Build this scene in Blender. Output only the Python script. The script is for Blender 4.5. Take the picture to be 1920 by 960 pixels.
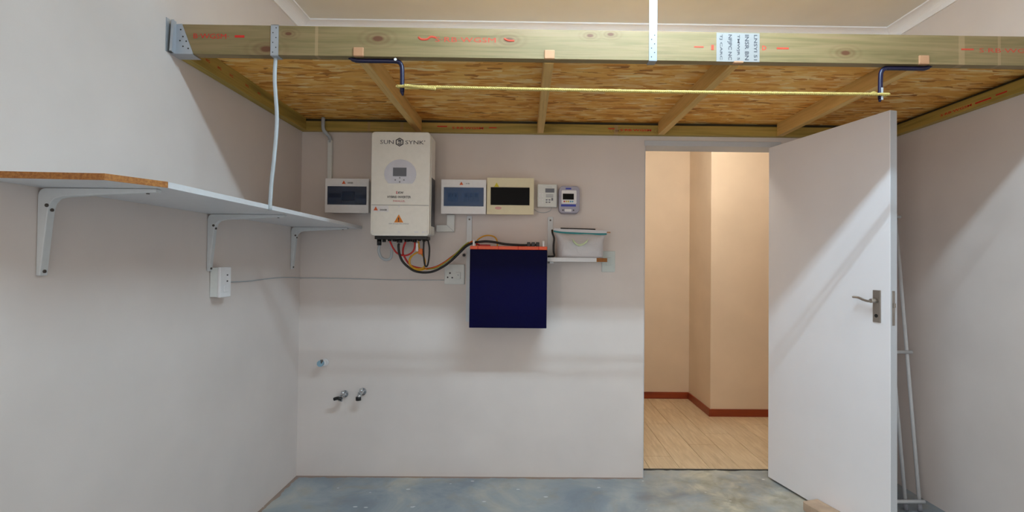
import bpy, bmesh, math, random
from mathutils import Matrix, Vector
random.seed(7)
for o in list(bpy.data.objects): bpy.data.objects.remove(o, do_unlink=True)
S = bpy.context.scene
COL = S.collection
PI = math.pi

# ------------------------------------------------------------------ camera
cam_d = bpy.data.cameras.new('camera'); cam = bpy.data.objects.new('camera', cam_d); COL.objects.link(cam)
YAW, PITCH, ROLL = 0.010, 0.0154, 0.0101
cam_d.sensor_fit = 'HORIZONTAL'; cam_d.sensor_width = 36.0
cam_d.lens = 953.0 / 1920 * 36
cam_d.shift_x = -0.0169; cam_d.shift_y = -0.0006
cam_d.clip_start = 0.02
_cy, _sy, _cp, _sp, _c, _s = (math.cos(YAW), math.sin(YAW), math.cos(PITCH), math.sin(PITCH), math.cos(ROLL), math.sin(ROLL))
right = Vector((_cy, -_sy, 0)); fh = Vector((_sy, _cy, 0)); fwd = fh*_cp + Vector((0, 0, _sp)); up = Vector((0, 0, _cp)) - fh*_sp
R_ = right*_c + up*_s; U_ = up*_c - right*_s
cam.matrix_world = Matrix(((R_.x, U_.x, -fwd.x, 1.3717), (R_.y, U_.y, -fwd.y, -3.1253), (R_.z, U_.z, -fwd.z, 1.3062), (0, 0, 0, 1)))
S.camera = cam

# ------------------------------------------------------------------ world, exposure
TUBE = 180.0         # emission of the two fluorescent tubes on the ceiling
REAR = 6.0           # emission of the unseen rear fluorescent added as fill
HALL = 94.0         # warm lamp in the passage
FILL = 22.0           # warm fill light added at an unseen opening behind the viewer
w = bpy.data.worlds.new('world'); S.world = w; w.use_nodes = True
w.node_tree.nodes['Background'].inputs[0].default_value = (0.8, 0.85, 1, 1)
w.node_tree.nodes['Background'].inputs[1].default_value = 0.3
S.view_settings.view_transform = 'Standard'; S.view_settings.look = 'None'
S.view_settings.gamma = 1; S.view_settings.exposure = 0.0; S.view_settings.use_curve_mapping = False

dl_ = bpy.data.lights.new('rear_fill', 'AREA'); dl_.shape = 'RECTANGLE'; dl_.size = 2.3; dl_.size_y = 2.25
dl_.energy = FILL; dl_.color = (1.0, 0.91, 0.82)
SIDE_FILL = 66.0          # side fill light added at an unseen opening in the left wall
dlo = bpy.data.objects.new('rear_fill', dl_); COL.objects.link(dlo); dlo.location = (1.35, -6.40, 1.20); dlo.rotation_euler = (math.pi/2, 0, 0)
wl_ = bpy.data.lights.new('side_fill', 'AREA'); wl_.shape = 'RECTANGLE'; wl_.size = 1.6; wl_.size_y = 1.3
wl_.energy = SIDE_FILL; wl_.color = (1.0, 0.91, 0.82)
wlo = bpy.data.objects.new('side_fill', wl_); COL.objects.link(wlo); wlo.location = (-0.17, -4.6, 1.55); wlo.rotation_euler = (0, -math.pi/2, 0)

# ------------------------------------------------------------------ materials
def srgb(r, g, b):
    f = lambda v: (v/255/12.92) if v/255 <= 0.04045 else ((v/255+0.055)/1.055)**2.4
    return (f(r), f(g), f(b), 1)
class N:
    def __init__(s, name):
        s.m = bpy.data.materials.new(name); s.m.use_nodes = True; s.t = s.m.node_tree
        s.b = s.t.nodes['Principled BSDF']; s.tc = s.t.nodes.new('ShaderNodeTexCoord')
    def n(s, typ, **k):
        x = s.t.nodes.new(typ)
        for a, v in k.items(): setattr(x, a, v)
        return x
    def l(s, a, b): s.t.links.new(a, b)
    def mapping(s, scale=(1, 1, 1), rot=(0, 0, 0), loc=(0, 0, 0), src=None):
        m = s.n('ShaderNodeMapping'); m.inputs['Scale'].default_value = scale; m.inputs['Rotation'].default_value = rot
        m.inputs['Location'].default_value = loc
        s.l(src or s.tc.outputs['Object'], m.inputs['Vector']); return m.outputs[0]
    def noise(s, vec, scale, detail=4, rough=0.5, dist=0):
        x = s.n('ShaderNodeTexNoise'); s.l(vec, x.inputs['Vector']); x.inputs['Scale'].default_value = scale
        x.inputs['Detail'].default_value = detail; x.inputs['Roughness'].default_value = rough
        x.inputs['Distortion'].default_value = dist; return x.outputs['Fac']
    def ramp(s, fac, stops):
        r = s.n('ShaderNodeValToRGB'); e = r.color_ramp.elements
        while len(e) < len(stops): e.new(0.5)
        for q, (p, c) in zip(e, stops): q.position = p; q.color = c if len(c) == 4 else (*c, 1)
        s.l(fac, r.inputs[0]); return r.outputs[0]
    def mix(s, fac, a, b, mode='MIX'):
        x = s.n('ShaderNodeMix', data_type='RGBA', blend_type=mode)
        for sock, v in ((x.inputs[0], fac), (x.inputs[6], a), (x.inputs[7], b)):
            if hasattr(v, 'is_output'): s.l(v, sock)
            else: sock.default_value = v
        return x.outputs[2]
    def math(s, op, a, b=0.0, c=None):
        x = s.n('ShaderNodeMath', operation=op)
        for i, v in enumerate((a, b) if c is None else (a, b, c)):
            if hasattr(v, 'is_output'): s.l(v, x.inputs[i])
            else: x.inputs[i].default_value = v
        return x.outputs[0]
    def bump(s, h, strength=0.2, dist=0.01):
        x = s.n('ShaderNodeBump'); x.inputs['Strength'].default_value = strength; x.inputs['Distance'].default_value = dist
        s.l(h, x.inputs['Height']); s.l(x.outputs[0], s.b.inputs['Normal'])
    def col(s, v):
        if hasattr(v, 'is_output'): s.l(v, s.b.inputs['Base Color'])
        else: s.b.inputs['Base Color'].default_value = v
    def set(s, **k):
        for a, v in k.items(): s.b.inputs[a].default_value = v
        return s.m

def paint(name, c, rough=0.6, var=0.04, bump=0.05, scale=3.0):
    n = N(name); f = n.noise(n.tc.outputs['Object'], scale, 3)
    d = tuple(v*(1-var) for v in c[:3]) + (1,); e = tuple(min(1, v*(1+var)) for v in c[:3]) + (1,)
    n.col(n.ramp(f, [(0.3, d), (0.7, e)]))
    if bump: n.bump(n.noise(n.tc.outputs['Object'], 220, 3), bump, 0.003)
    return n.set(Roughness=rough)
def plain(name, c, rough=0.45, metal=0.0, spec=0.5):
    n = N(name); f = n.noise(n.tc.outputs['Object'], 40, 2)
    n.col(n.ramp(f, [(0.3, tuple(v*0.96 for v in c[:3]) + (1,)), (0.7, c)]))
    n.b.inputs['Specular IOR Level'].default_value = spec
    return n.set(Roughness=rough, Metallic=metal)
def emit(name, c, strength):
    n = N(name); n.col((0.8, 0.8, 0.8, 1)); n.b.inputs['Emission Color'].default_value = c
    n.b.inputs['Emission Strength'].default_value = strength; return n.m

def timber(name, axis, stops, knots=(), bands=(), rough=0.6, seed=0.0, kscale=1.0):
    n = N(name)
    sc = {'x': (0.9, 14, 14), 'y': (14, 0.9, 14)}[axis]
    v = n.mapping(scale=sc, loc=(seed, seed*1.7, seed*0.6))
    g1 = n.noise(v, 2.0, 3, 0.5, 1.2)
    v2 = n.mapping(scale=tuple(q*3.2 if q > 1 else q*1.4 for q in sc), loc=(seed, 0, seed))
    g2 = n.noise(v2, 3.0, 4, 0.6, 0.4)
    g = n.math('ADD', n.math('MULTIPLY', g1, 0.65), n.math('MULTIPLY', g2, 0.35))
    dark = None
    sx = n.n('ShaderNodeSeparateXYZ'); n.l(n.tc.outputs['Object'], sx.inputs[0])
    for (kx, kz, kr) in knots:
        kz -= 2.102      # the loft's own origin is at its underside
        a = n.math('MULTIPLY', n.math('SUBTRACT', sx.outputs['X'], kx), 0.5)
        b = n.math('SUBTRACT', sx.outputs['Z'], kz)
        d = n.math('SQRT', n.math('ADD', n.math('MULTIPLY', a, a), n.math('MULTIPLY', b, b)))
        d = n.math('DIVIDE', d, kr)
        fall = n.math('MAXIMUM', n.math('SUBTRACT', 1.0, d), 0.0)
        ring = n.math('MULTIPLY', n.math('ADD', n.math('SINE', n.math('MULTIPLY', d, 19.0)), 1.0), 0.28)
        core = n.math('MAXIMUM', n.math('SUBTRACT', 1.0, n.math('MULTIPLY', d, 3.2)), 0.0)
        k = n.math('ADD', n.math('MULTIPLY', ring, fall), n.math('MULTIPLY', core, 1.5))
        dark = k if dark is None else n.math('MAXIMUM', dark, k)
    c = n.ramp(g, stops)
    if dark is not None:
        dk = n.n('ShaderNodeClamp'); n.l(dark, dk.inputs[0]); c = n.mix(dk.outputs[0], c, srgb(96, 56, 30))
    for (bx, bw) in bands:
        q = n.math('LESS_THAN', n.math('ABSOLUTE', n.math('SUBTRACT', sx.outputs['X'], bx)), bw)
        c = n.mix(n.math('MULTIPLY', q, 0.45), c, srgb(176, 146, 110))
    n.col(c); n.bump(g2, 0.12, 0.003)
    return n.set(Roughness=rough)

def osb(name):
    n = N(name); out = None; hgt = None
    for i, (rot, sc, w_) in enumerate([(0.10, (9, 46, 30), 0.5), (-0.28, (11, 52, 30), 0.5), (0.38, (10, 48, 30), 0.45), (1.0, (16, 56, 30), .2)]):
        v = n.mapping(scale=sc, rot=(0, 0, rot), loc=(i*3.1, i*1.3, 0.5))
        nz = n.n('ShaderNodeTexNoise'); n.l(v, nz.inputs['Vector']); nz.inputs['Scale'].default_value = 0.9
        ad = n.n('ShaderNodeVectorMath', operation='MULTIPLY_ADD'); n.l(nz.outputs['Color'], ad.inputs[0])
        ad.inputs[1].default_value = (0.9, 0.9, 0); n.l(v, ad.inputs[2])
        vo = n.n('ShaderNodeTexVoronoi'); n.l(ad.outputs[0], vo.inputs['Vector']); vo.inputs['Scale'].default_value = 1.0
        bw = n.n('ShaderNodeSeparateColor'); n.l(vo.outputs['Color'], bw.inputs[0])
        c = n.ramp(bw.outputs[0], [(0.0, srgb(160, 96, 34)), (0.12, srgb(214, 140, 54)), (0.3, srgb(240, 176, 82)), (0.6, srgb(248, 194, 100)), (0.85, srgb(252, 212, 136)), (1.0, srgb(254, 226, 166))])
        pick = n.math('GREATER_THAN', bw.outputs[1], 1 - w_)
        out = c if out is None else n.mix(pick, out, c)
        hgt = bw.outputs[1] if hgt is None else n.math('MAXIMUM', hgt, bw.outputs[1])
    big = n.noise(n.mapping(scale=(2.2, 5, 1)), 3.0, 4)
    out = n.mix(n.ramp(big, [(0.35, (0.55, 0.55, 0.55)), (0.6, (0, 0, 0))]), out, srgb(228, 152, 56))
    n.col(out); n.bump(hgt, 0.25, 0.004)
    return n.set(Roughness=0.7)

def concrete():
    n = N('concrete_floor')
    a = n.noise(n.tc.outputs['Object'], 2.2, 6, 0.62, 0.6)
    c = n.ramp(a, [(0.30, srgb(116, 124, 130)), (0.45, srgb(134, 146, 156)), (0.56, srgb(156, 164, 168)), (0.70, srgb(186, 184, 174))])
    b = n.noise(n.mapping(loc=(4, 2, 0)), 6.0, 5, 0.6, 0.8)
    c = n.mix(n.ramp(b, [(0.52, (0, 0, 0)), (0.72, (0.55, 0.55, 0.55))]), c, srgb(160, 150, 128))
    sx = n.n('ShaderNodeSeparateXYZ'); n.l(n.tc.outputs['Object'], sx.inputs[0])
    # bare screed, dustier and browner, where people step through the doorway
    dx = n.math('ABSOLUTE', n.math('SUBTRACT', sx.outputs['X'], 2.6)); 
    dd = n.math('SUBTRACT', 1.0, n.math('MULTIPLY', dx, 1.3))
    dd = n.math('MULTIPLY', n.math('MAXIMUM', dd, 0.0), n.ramp(n.noise(n.mapping(loc=(1, 7, 0)), 5, 5, 0.65), [(0.35, (0, 0, 0)), (0.6, (1, 1, 1))]))
    c = n.mix(n.math('MINIMUM', n.math('MULTIPLY', dd, 1.1), 0.9), c, n.ramp(n.noise(n.mapping(loc=(3, 1, 0)), 9, 5, 0.6, 0.5), [(0.38, srgb(146, 140, 120)), (0.55, srgb(178, 174, 156)), (0.68, srgb(204, 198, 176))]))
    # rust-brown stain along the skirting line of the walls
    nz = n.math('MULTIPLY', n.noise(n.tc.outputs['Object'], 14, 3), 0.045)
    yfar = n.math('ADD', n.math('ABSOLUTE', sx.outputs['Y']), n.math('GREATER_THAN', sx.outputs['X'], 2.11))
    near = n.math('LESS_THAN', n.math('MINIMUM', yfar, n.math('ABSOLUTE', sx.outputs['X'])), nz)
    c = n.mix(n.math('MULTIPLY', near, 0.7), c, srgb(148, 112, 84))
    sp = n.n('ShaderNodeTexVoronoi'); n.l(n.mapping(scale=(1, 2, 1)), sp.inputs['Vector']); sp.inputs['Scale'].default_value = 6
    spc = n.math('LESS_THAN', sp.outputs['Distance'], 0.075)
    c = n.mix(n.math('MULTIPLY', spc, 0.75), c, srgb(225, 228, 228))
    n.col(c); n.bump(n.noise(n.tc.outputs['Object'], 30, 5), 0.15, 0.004)
    n.l(n.ramp(a, [(0.3, (0.28, 0.28, 0.28)), (0.7, (0.55, 0.55, 0.55))]), n.b.inputs['Roughness'])
    return n.m

M = {}
M['wall'] = paint('wall_paint', srgb(222, 213, 208), 0.55)
M['ceil'] = paint('ceiling_paint', srgb(236, 236, 230), 0.7)
M['cornice'] = paint('cornice_white', srgb(246, 247, 250), 0.5, 0.02)
M['hall'] = paint('hall_wall_paint', srgb(226, 206, 182), 0.6)
M['concrete'] = concrete()
M['skirt'] = timber('skirting_stain', 'x', [(0.3, srgb(120, 44, 18)), (0.7, srgb(158, 68, 32))], rough=0.35)
M['door'] = paint('door_enamel', srgb(242, 240, 244), 0.38, 0.02, 0.03)
M['frame'] = paint('frame_enamel', srgb(196, 200, 206), 0.4, 0.02, 0.0)
M['white'] = plain('white_plastic', srgb(240, 240, 242), 0.35)
M['offwhite'] = plain('grey_white_plastic', srgb(228, 232, 230), 0.4)
M['cream'] = plain('cream_plastic', srgb(238, 228, 192), 0.4)
M['inverter'] = plain('inverter_enamel', srgb(250, 248, 240), 0.35)
M['panelgrey'] = plain('pale_lilac_panel', srgb(222, 224, 236), 0.3)
M['lcd'] = plain('grey_lcd', srgb(108, 112, 122), 0.2)
M['black'] = plain('black_plastic', srgb(16, 16, 18), 0.4)
M['blackdoor'] = plain('smoked_black_window', srgb(8, 7, 8), 0.35, 0.0, 0.1)
M['heatsink'] = plain('heatsink_grey', srgb(96, 98, 104), 0.4, 0.7)
M['navy'] = plain('navy_steel', srgb(4, 4, 48), 0.45, 0.0, 0.06)
M['orange'] = plain('orange_panel', srgb(232, 86, 38), 0.4)
M['red'] = plain('red_cable', srgb(196, 24, 26), 0.4)
M['cableblack'] = plain('cable_black', srgb(14, 14, 16), 0.45)
M['cableorange'] = plain('cable_orange', srgb(232, 110, 30), 0.45)
M['cableyellow'] = plain('cable_yellow', srgb(226, 168, 30), 0.45)
M['cablegreen'] = plain('cable_green_yellow', srgb(150, 160, 50), 0.45)
M['hose'] = plain('grey_conduit', srgb(182, 190, 196), 0.5)
M['galv'] = plain('galvanised_steel', srgb(186, 192, 200), 0.38, 0.55)
M['strap'] = plain('strap_galvanised', srgb(146, 150, 158), 0.42, 0.3)
M['hole'] = plain('punched_hole', srgb(52, 48, 44), 0.8)
M['bracket'] = plain('bracket_enamel', srgb(214, 219, 222), 0.35)
M['screw'] = plain('screw_steel', srgb(92, 88, 84), 0.4, 0.7)
M['lamwhite'] = plain('white_melamine', srgb(224, 226, 230), 0.35)
n_ = N('raw_chipboard'); f_ = n_.noise(n_.tc.outputs['Object'], 160, 4, 0.7)
n_.col(n_.ramp(f_, [(0.3, srgb(126, 76, 34)), (0.5, srgb(160, 104, 50)), (0.7, srgb(184, 130, 70))])); M['chip'] = n_.set(Roughness=0.8)
M['rope'] = plain('rope_yellow', srgb(204, 184, 108), 0.6)
M['hook'] = plain('hook_navy_coating', srgb(10, 10, 52), 0.35)
M['redink'] = plain('red_stamp_ink', srgb(205, 36, 24), 0.7)
M['redinkfaint'] = plain('faint_red_stamp_ink', srgb(196, 70, 46), 0.7)
M['darkink'] = plain('dark_print', srgb(66, 66, 72), 0.6)
M['greyink'] = plain('grey_print', srgb(142, 146, 156), 0.6)
M['pinkink'] = plain('pink_print', srgb(206, 96, 104), 0.6)
M['warn'] = plain('warning_orange', srgb(236, 140, 36), 0.5)
M['warnred'] = plain('warning_red_orange', srgb(224, 100, 44), 0.5)
M['warnyel'] = plain('warning_yellow', srgb(222, 208, 40), 0.5)
M['blueprint'] = plain('blue_print', srgb(58, 72, 178), 0.5)
M['meterlilac'] = plain('meter_lilac_plastic', srgb(172, 170, 188), 0.4)
M['paper'] = plain('white_paper', srgb(150, 148, 146), 0.7)
M['teal'] = plain('teal_zip', srgb(34, 140, 146), 0.4)
M['nickel'] = plain('brushed_nickel', srgb(168, 160, 152), 0.32, 0.8)
M['chrome'] = plain('chrome', srgb(200, 204, 208), 0.18, 0.9)
M['bluecap'] = plain('pale_blue_cap', srgb(140, 176, 196), 0.4)
M['greencap'] = plain('pale_green_grey', srgb(206, 216, 214), 0.4)
M['airer'] = plain('airer_white_steel', srgb(214, 218, 222), 0.4)
M['brick'] = paint('plaster_dusted_brick', srgb(188, 164, 142), 0.85, 0.12, 0.4, 14)
M['yellowbtn'] = plain('button_yellow', srgb(220, 190, 60), 0.4); M['bluebtn'] = plain('button_blue', srgb(90, 170, 200), 0.4)
M['redbtn'] = plain('button_red', srgb(200, 60, 50), 0.4)
M['palegreen'] = plain('pale_green_print', srgb(200, 216, 176), 0.5)
M['palepink'] = plain('pink_sticker', srgb(226, 170, 160), 0.5)
n_ = N('milky_plastic_bag'); n_.col(srgb(220, 220, 226)); n_.bump(n_.noise(n_.tc.outputs['Object'], 16, 4, 0.6, 1.0), 0.5, 0.01)
n_.b.inputs['Subsurface Weight'].default_value = 0.0; M['bag'] = n_.set(Roughness=0.3, Alpha=0.88)
n_ = N('blue_tinted_window'); n_.col(srgb(44, 88, 140)); M['tint'] = n_.set(Roughness=0.08, Alpha=0.55)
n_ = N('dark_blue_tinted_window'); n_.col(srgb(12, 38, 76)); M['tintdark'] = n_.set(Roughness=0.08, Alpha=0.56)
M['breaker'] = plain('breaker_grey', srgb(190, 200, 210), 0.4)
GREEN = [(0.28, srgb(98, 86, 52)), (0.42, srgb(122, 106, 68)), (0.55, srgb(138, 118, 80)), (0.72, srgb(148, 122, 90))]
BROWN = [(0.28, srgb(190, 144, 74)), (0.45, srgb(214, 172, 100)), (0.6, srgb(226, 184, 112)), (0.75, srgb(234, 196, 124))]
OLIVE = [(0.28, srgb(132, 116, 52)), (0.5, srgb(172, 148, 72)), (0.7, srgb(198, 164, 86))]
M['beam'] = timber('treated_pine_beam', 'x', GREEN,
    knots=[(0.449, 2.186, 0.03), (0.365, 2.125, 0.055), (0.795, 2.172, 0.05), (1.304, 2.174, 0.045), (1.62, 2.196, 0.03), (1.70, 2.202, 0.03), (2.622, 2.142, 0.042)],
    bands=[(0.558, 0.006), (3.081, 0.012), (3.23, 0.006)], seed=1.0)
M['joist'] = timber('joist_pine', 'y', BROWN, seed=3.0)
M['ledgerx'] = timber('treated_pine_ledger', 'x', OLIVE, knots=[(1.93, 2.12, 0.03), (2.2, 2.12, 0.03)], bands=[(0.42, 0.008), (0.62, 0.01), (1.925, 0.012)], seed=5.0)
M['ledgery'] = timber('treated_pine_side_ledger', 'y', OLIVE, seed=8.0)
M['endgrain'] = plain('joist_end_grain', srgb(184, 138, 102), 0.7)
M['osb'] = osb('osb_board')
M['gapshade'] = timber('gap_shade_tone', 'x', [(0.3, srgb(44, 44, 30)), (0.7, srgb(78, 72, 44))])  # dark tone stands in for shade above the ledgers

# ------------------------------------------------------------------ mesh helpers
def box(bm, x0, x1, y0, y1, z0, z1, bevel=0.0, seg=2):
    b = bmesh.new(); bmesh.ops.create_cube(b, size=1)
    for v in b.verts:
        v.co = Vector(((x0+x1)/2 + v.co.x*(x1-x0), (y0+y1)/2 + v.co.y*(y1-y0), (z0+z1)/2 + v.co.z*(z1-z0)))
    if bevel: bmesh.ops.bevel(b, geom=b.edges[:], offset=bevel, segments=seg, affect='EDGES', profile=0.5)
    merge(bm, b)
def merge(bm, b, mat=None):
    if mat: bmesh.ops.transform(b, matrix=mat, verts=b.verts[:])
    me = bpy.data.meshes.new('t'); b.to_mesh(me); b.free(); bm.from_mesh(me); bpy.data.meshes.remove(me)
def prism(bm, pts, axis, a0, a1, bevel=0.0):
    """2D outline extruded along axis: 'y' -> pts are (x,z); 'x' -> (y,z); 'z' -> (x,y)"""
    def P(p, a): return {'y': (p[0], a, p[1]), 'x': (a, p[0], p[1]), 'z': (p[0], p[1], a)}[axis]
    b = bmesh.new(); A = [b.verts.new(P(p, a0)) for p in pts]; B = [b.verts.new(P(p, a1)) for p in pts]; k = len(pts)
    b.faces.new(A); b.faces.new(B[::-1])
    for i in range(k): b.faces.new((A[i], B[i], B[(i+1) % k], A[(i+1) % k]))
    bmesh.ops.recalc_face_normals(b, faces=b.faces[:])
    if bevel: bmesh.ops.bevel(b, geom=b.edges[:], offset=bevel, segments=2, affect='EDGES', profile=0.5)
    merge(bm, b)
def smooth_path(pts, sub=6):
    P = [Vector(p) for p in pts]; out = []
    for i in range(len(P)-1):
        p0 = P[max(i-1, 0)]; p1 = P[i]; p2 = P[i+1]; p3 = P[min(i+2, len(P)-1)]
        for j in range(sub):
            t = j/sub
            out.append(0.5*((2*p1) + (p2-p0)*t + (2*p0-5*p1+4*p2-p3)*t*t + (3*p1-p0-3*p2+p3)*t**3))
    out.append(P[-1]); return out
def tube(bm, pts, r, sides=10, smooth=True, sub=6, sq=(1, 1), caps=True):
    P = smooth_path(pts, sub) if smooth and len(pts) > 2 else [Vector(p) for p in pts]
    rr = r if isinstance(r, (list, tuple)) else None
    T = (P[1]-P[0]).normalized(); nrm = T.orthogonal().normalized(); 
    if abs(T.z) > 0.7: nrm = (Vector((1, 0, 0)) - T*T.x).normalized()
    elif True: nrm = (Vector((0, 0, 1)) - T*T.z).normalized()
    rings = []
    for i, p in enumerate(P):
        t = (P[min(i+1, len(P)-1)] - P[max(i-1, 0)]).normalized()
        nrm = (nrm - t*nrm.dot(t)).normalized(); bi = t.cross(nrm)
        q = r if rr is None else rr[0] + (rr[1]-rr[0])*i/(len(P)-1)
        rings.append([bm.verts.new(p + nrm*math.cos(a)*q*sq[0] + bi*math.sin(a)*q*sq[1]) for a in [2*PI*k/sides + PI/sides for k in range(sides)]])
    for a, b in zip(rings, rings[1:]):
        for k in range(sides):
            f = bm.faces.new((a[k], a[(k+1) % sides], b[(k+1) % sides], b[k])); f.smooth = sides > 4
    if caps: bm.faces.new(rings[0][::-1]); bm.faces.new(rings[-1])
def cyl(bm, c, r, d, axis='y', sides=20, r2=None):
    """cylinder from point c along axis by d"""
    v = {'x': Vector((d, 0, 0)), 'y': Vector((0, d, 0)), 'z': Vector((0, 0, d))}[axis]
    tube(bm, [c, Vector(c)+v], r if r2 is None else [r, r2], sides, smooth=False)
def rrect(x0, x1, z0, z1, r, seg=5):
    out = []
    for cx, cz, a0 in ((x1-r, z1-r, 0), (x0+r, z1-r, PI/2), (x0+r, z0+r, PI), (x1-r, z0+r, 1.5*PI)):
        for k in range(seg+1):
            a = a0 + PI/2*k/seg; out.append((cx+r*math.cos(a), cz+r*math.sin(a)))
    return out
def circle_pts(cx, cz, rx, rz=None, k=32):
    rz = rz or rx; return [(cx+rx*math.cos(2*PI*i/k), cz+rz*math.sin(2*PI*i/k)) for i in range(k)]
_font_cache = {}
def text(bm, s, x, z, h, y=0.0, rot=0.0, facing='-y', align='CENTER', bold=0.0, width=None, depth=0.0004):
    """flat lettering of height h centred on (x,z)"""
    cu = bpy.data.curves.new('t', 'FONT'); cu.body = s; cu.size = 1; cu.align_x = align; cu.align_y = 'CENTER'
    cu.offset = bold; cu.resolution_u = 2; cu.extrude = 0.0
    ob = bpy.data.objects.new('t', cu); COL.objects.link(ob)
    me = bpy.data.meshes.new_from_object(ob.evaluated_get(bpy.context.evaluated_depsgraph_get()))
    bpy.data.objects.remove(ob); bpy.data.curves.remove(cu)
    b = bmesh.new(); b.from_mesh(me); bpy.data.meshes.remove(me)
    if not b.verts: b.free(); return
    xs = [v.co.x for v in b.verts]; ys = [v.co.y for v in b.verts]
    sc = h/(max(ys)-min(ys)); sx = sc if width is None else width/(max(xs)-min(xs))
    cx = (max(xs)+min(xs))/2; cyy = (max(ys)+min(ys))/2
    for v in b.verts: v.co = Vector(((v.co.x-cx)*sx, (v.co.y-cyy)*sc, 0))
    bmesh.ops.triangulate(b, faces=b.faces[:]); bmesh.ops.remove_doubles(b, verts=b.verts[:], dist=1e-6)
    m = Matrix.Rotation(rot, 4, 'Z')
    m = Matrix.Rotation(PI/2, 4, 'X') @ m
    if facing == '-x': m = Matrix.Translation((y, x, z)) @ Matrix.Rotation(-PI/2, 4, 'Z') @ m
    elif facing == '+x': m = Matrix.Translation((y, x, z)) @ Matrix.Rotation(PI/2, 4, 'Z') @ m
    else: m = Matrix.Translation((x, y, z)) @ m
    merge(bm, b, m)

ROOTS = {}
def tag(o, label=None, cat=None, group=None, kind=None):
    if label: o['label'] = label
    if cat: o['category'] = cat
    if group: o['group'] = group
    if kind: o['kind'] = kind
    return o
def thing(name, label, cat, loc=(0, 0, 0), rz=0, group=None, kind=None):
    o = bpy.data.objects.new(name, None); COL.objects.link(o); o.empty_display_size = 0.05
    o.location = loc; o.rotation_euler = (0, 0, rz)
    ROOTS[o.name] = Matrix.Translation(loc) @ Matrix.Rotation(rz, 4, 'Z')
    return tag(o, label, cat, group, kind)
def part(name, bm, mat, parent=None, label=None, local=False, smooth=False, origin=None):
    me = bpy.data.meshes.new(name); bmesh.ops.recalc_face_normals(bm, faces=bm.faces[:]) if not smooth else None
    root = parent
    while root is not None and root.parent is not None: root = root.parent
    if root is not None and not local and root.name in ROOTS:
        bmesh.ops.transform(bm, matrix=ROOTS[root.name].inverted(), verts=bm.verts[:])
    if parent is None and origin:
        bmesh.ops.transform(bm, matrix=Matrix.Translation(-Vector(origin)), verts=bm.verts[:])
    bm.to_mesh(me); bm.free()
    o = bpy.data.objects.new(name, me); COL.objects.link(o)
    for m in (mat if isinstance(mat, (list, tuple)) else [mat]): me.materials.append(M[m] if isinstance(m, str) else m)
    if parent is not None: o.parent = parent
    elif origin: o.location = origin
    if label: o['label'] = label
    return o
def pbox(name, mat, parent, *a, bevel=0.0, label=None, local=False, seg=2):
    bm = bmesh.new(); box(bm, *a, bevel=bevel, seg=seg); return part(name, bm, mat, parent, label, local)
def ptube(name, mat, parent, pts, r, label=None, **k):
    loc = k.pop('local', False); bm = bmesh.new(); tube(bm, pts, r, **k); return part(name, bm, mat, parent, label, loc)
def struct(name, bm, mat, label, cat): 
    o = part(name, bm, mat); return tag(o, label, cat, kind='structure')
def copy_thing(o, loc=None, parent=None):
    c = o.copy(); COL.objects.link(c)
    if parent is not None: c.parent = parent
    elif loc is not None: c.location = loc
    for ch in list(o.children): copy_thing(ch, None, c)
    return c

# ------------------------------------------------------------------ setting
W, H, REARY = 3.636, 2.7728, -6.2
DX0, DX1, DZ = 2.112, 2.885, 2.036      # doorway
bm = bmesh.new(); box(bm, -0.15, W+0.15, REARY-.15, 0.128, -0.10, 0.0)
struct('floor', bm, 'concrete', 'blue-grey worn concrete floor with pale patches and white paint specks', 'floor')
bm = bmesh.new()
for a in ((-3.75, 0.15, 0.0, H+0.2), (REARY-.15, -5.45, 0.0, H+0.2), (-5.45, -3.75, 0.0, 0.9), (-5.45, -3.75, 2.2, H+0.2)): box(bm, -0.15, 0.0, *a)  # gap left behind the viewer for the added side fill light
struct('wall_left', bm, 'wall', 'pale lilac-grey painted wall carrying the long shelf', 'wall')
bm = bmesh.new(); box(bm, W, W+0.15, REARY-.15, 0.15, 0.0, H+0.2)
struct('wall_right', bm, 'wall', 'pale lilac-grey painted wall behind the open door', 'wall')
bm = bmesh.new(); box(bm, 0.0, DX0, 0.0, 0.15, 0.0, H+0.2); box(bm, 2.965, W, 0.0, 0.15, 0.0, H+0.2); box(bm, DX0, 2.965, 0.0, 0.15, DZ+0.032, H+0.2)
struct('wall_back', bm, 'wall', 'pale painted back wall with inverter, fuse boxes and doorway', 'wall')
bm = bmesh.new(); box(bm, -0.15, 0.15, REARY-0.15, REARY, 0.0, H+0.2); box(bm, 2.55, W+0.15, REARY-0.15, REARY, 0.0, H+0.2); box(bm, 0.15, 2.55, REARY-0.15, REARY, 2.35, H+0.2)  # unseen opening made for the added rear fill light
struct('wall_rear', bm, 'wall', 'painted rear wall of the garage round an opening added for the fill light', 'wall')
bm = bmesh.new(); box(bm, 0, W, REARY, 0, H, H+0.1)
struct('ceiling', bm, 'ceil', 'flat beige painted ceiling board', 'ceiling')
# cove cornice
cv = 0.064
def cove():
    pts = [(0, 0), (cv, 0), (cv, -0.008)]
    for k in range(1, 8):
        a = PI/2*k/8; pts.append((cv - (cv-0.008)*math.sin(a)*1.0, -0.008 - (cv-0.008)*(1-math.cos(a))))
    pts += [(0.008, -cv), (0, -cv)]; return pts
cp = cove()
bm = bmesh.new(); prism(bm, [(p[0], H+p[1]) for p in cp], 'y', REARY, 0)
struct('trim_1', bm, 'cornice', 'white cove cornice along the top of the left wall', 'cornice')
bm = bmesh.new(); prism(bm, [(W-p[0], H+p[1]) for p in cp], 'y', REARY, 0)
struct('trim_2', bm, 'cornice', 'white cove cornice along the top of the right wall', 'cornice')
bm = bmesh.new(); prism(bm, [(-p[0], H+p[1]) for p in cp], 'x', 0, W)
struct('trim_3', bm, 'cornice', 'white cove cornice along the top of the back wall above the loft', 'cornice')

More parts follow.
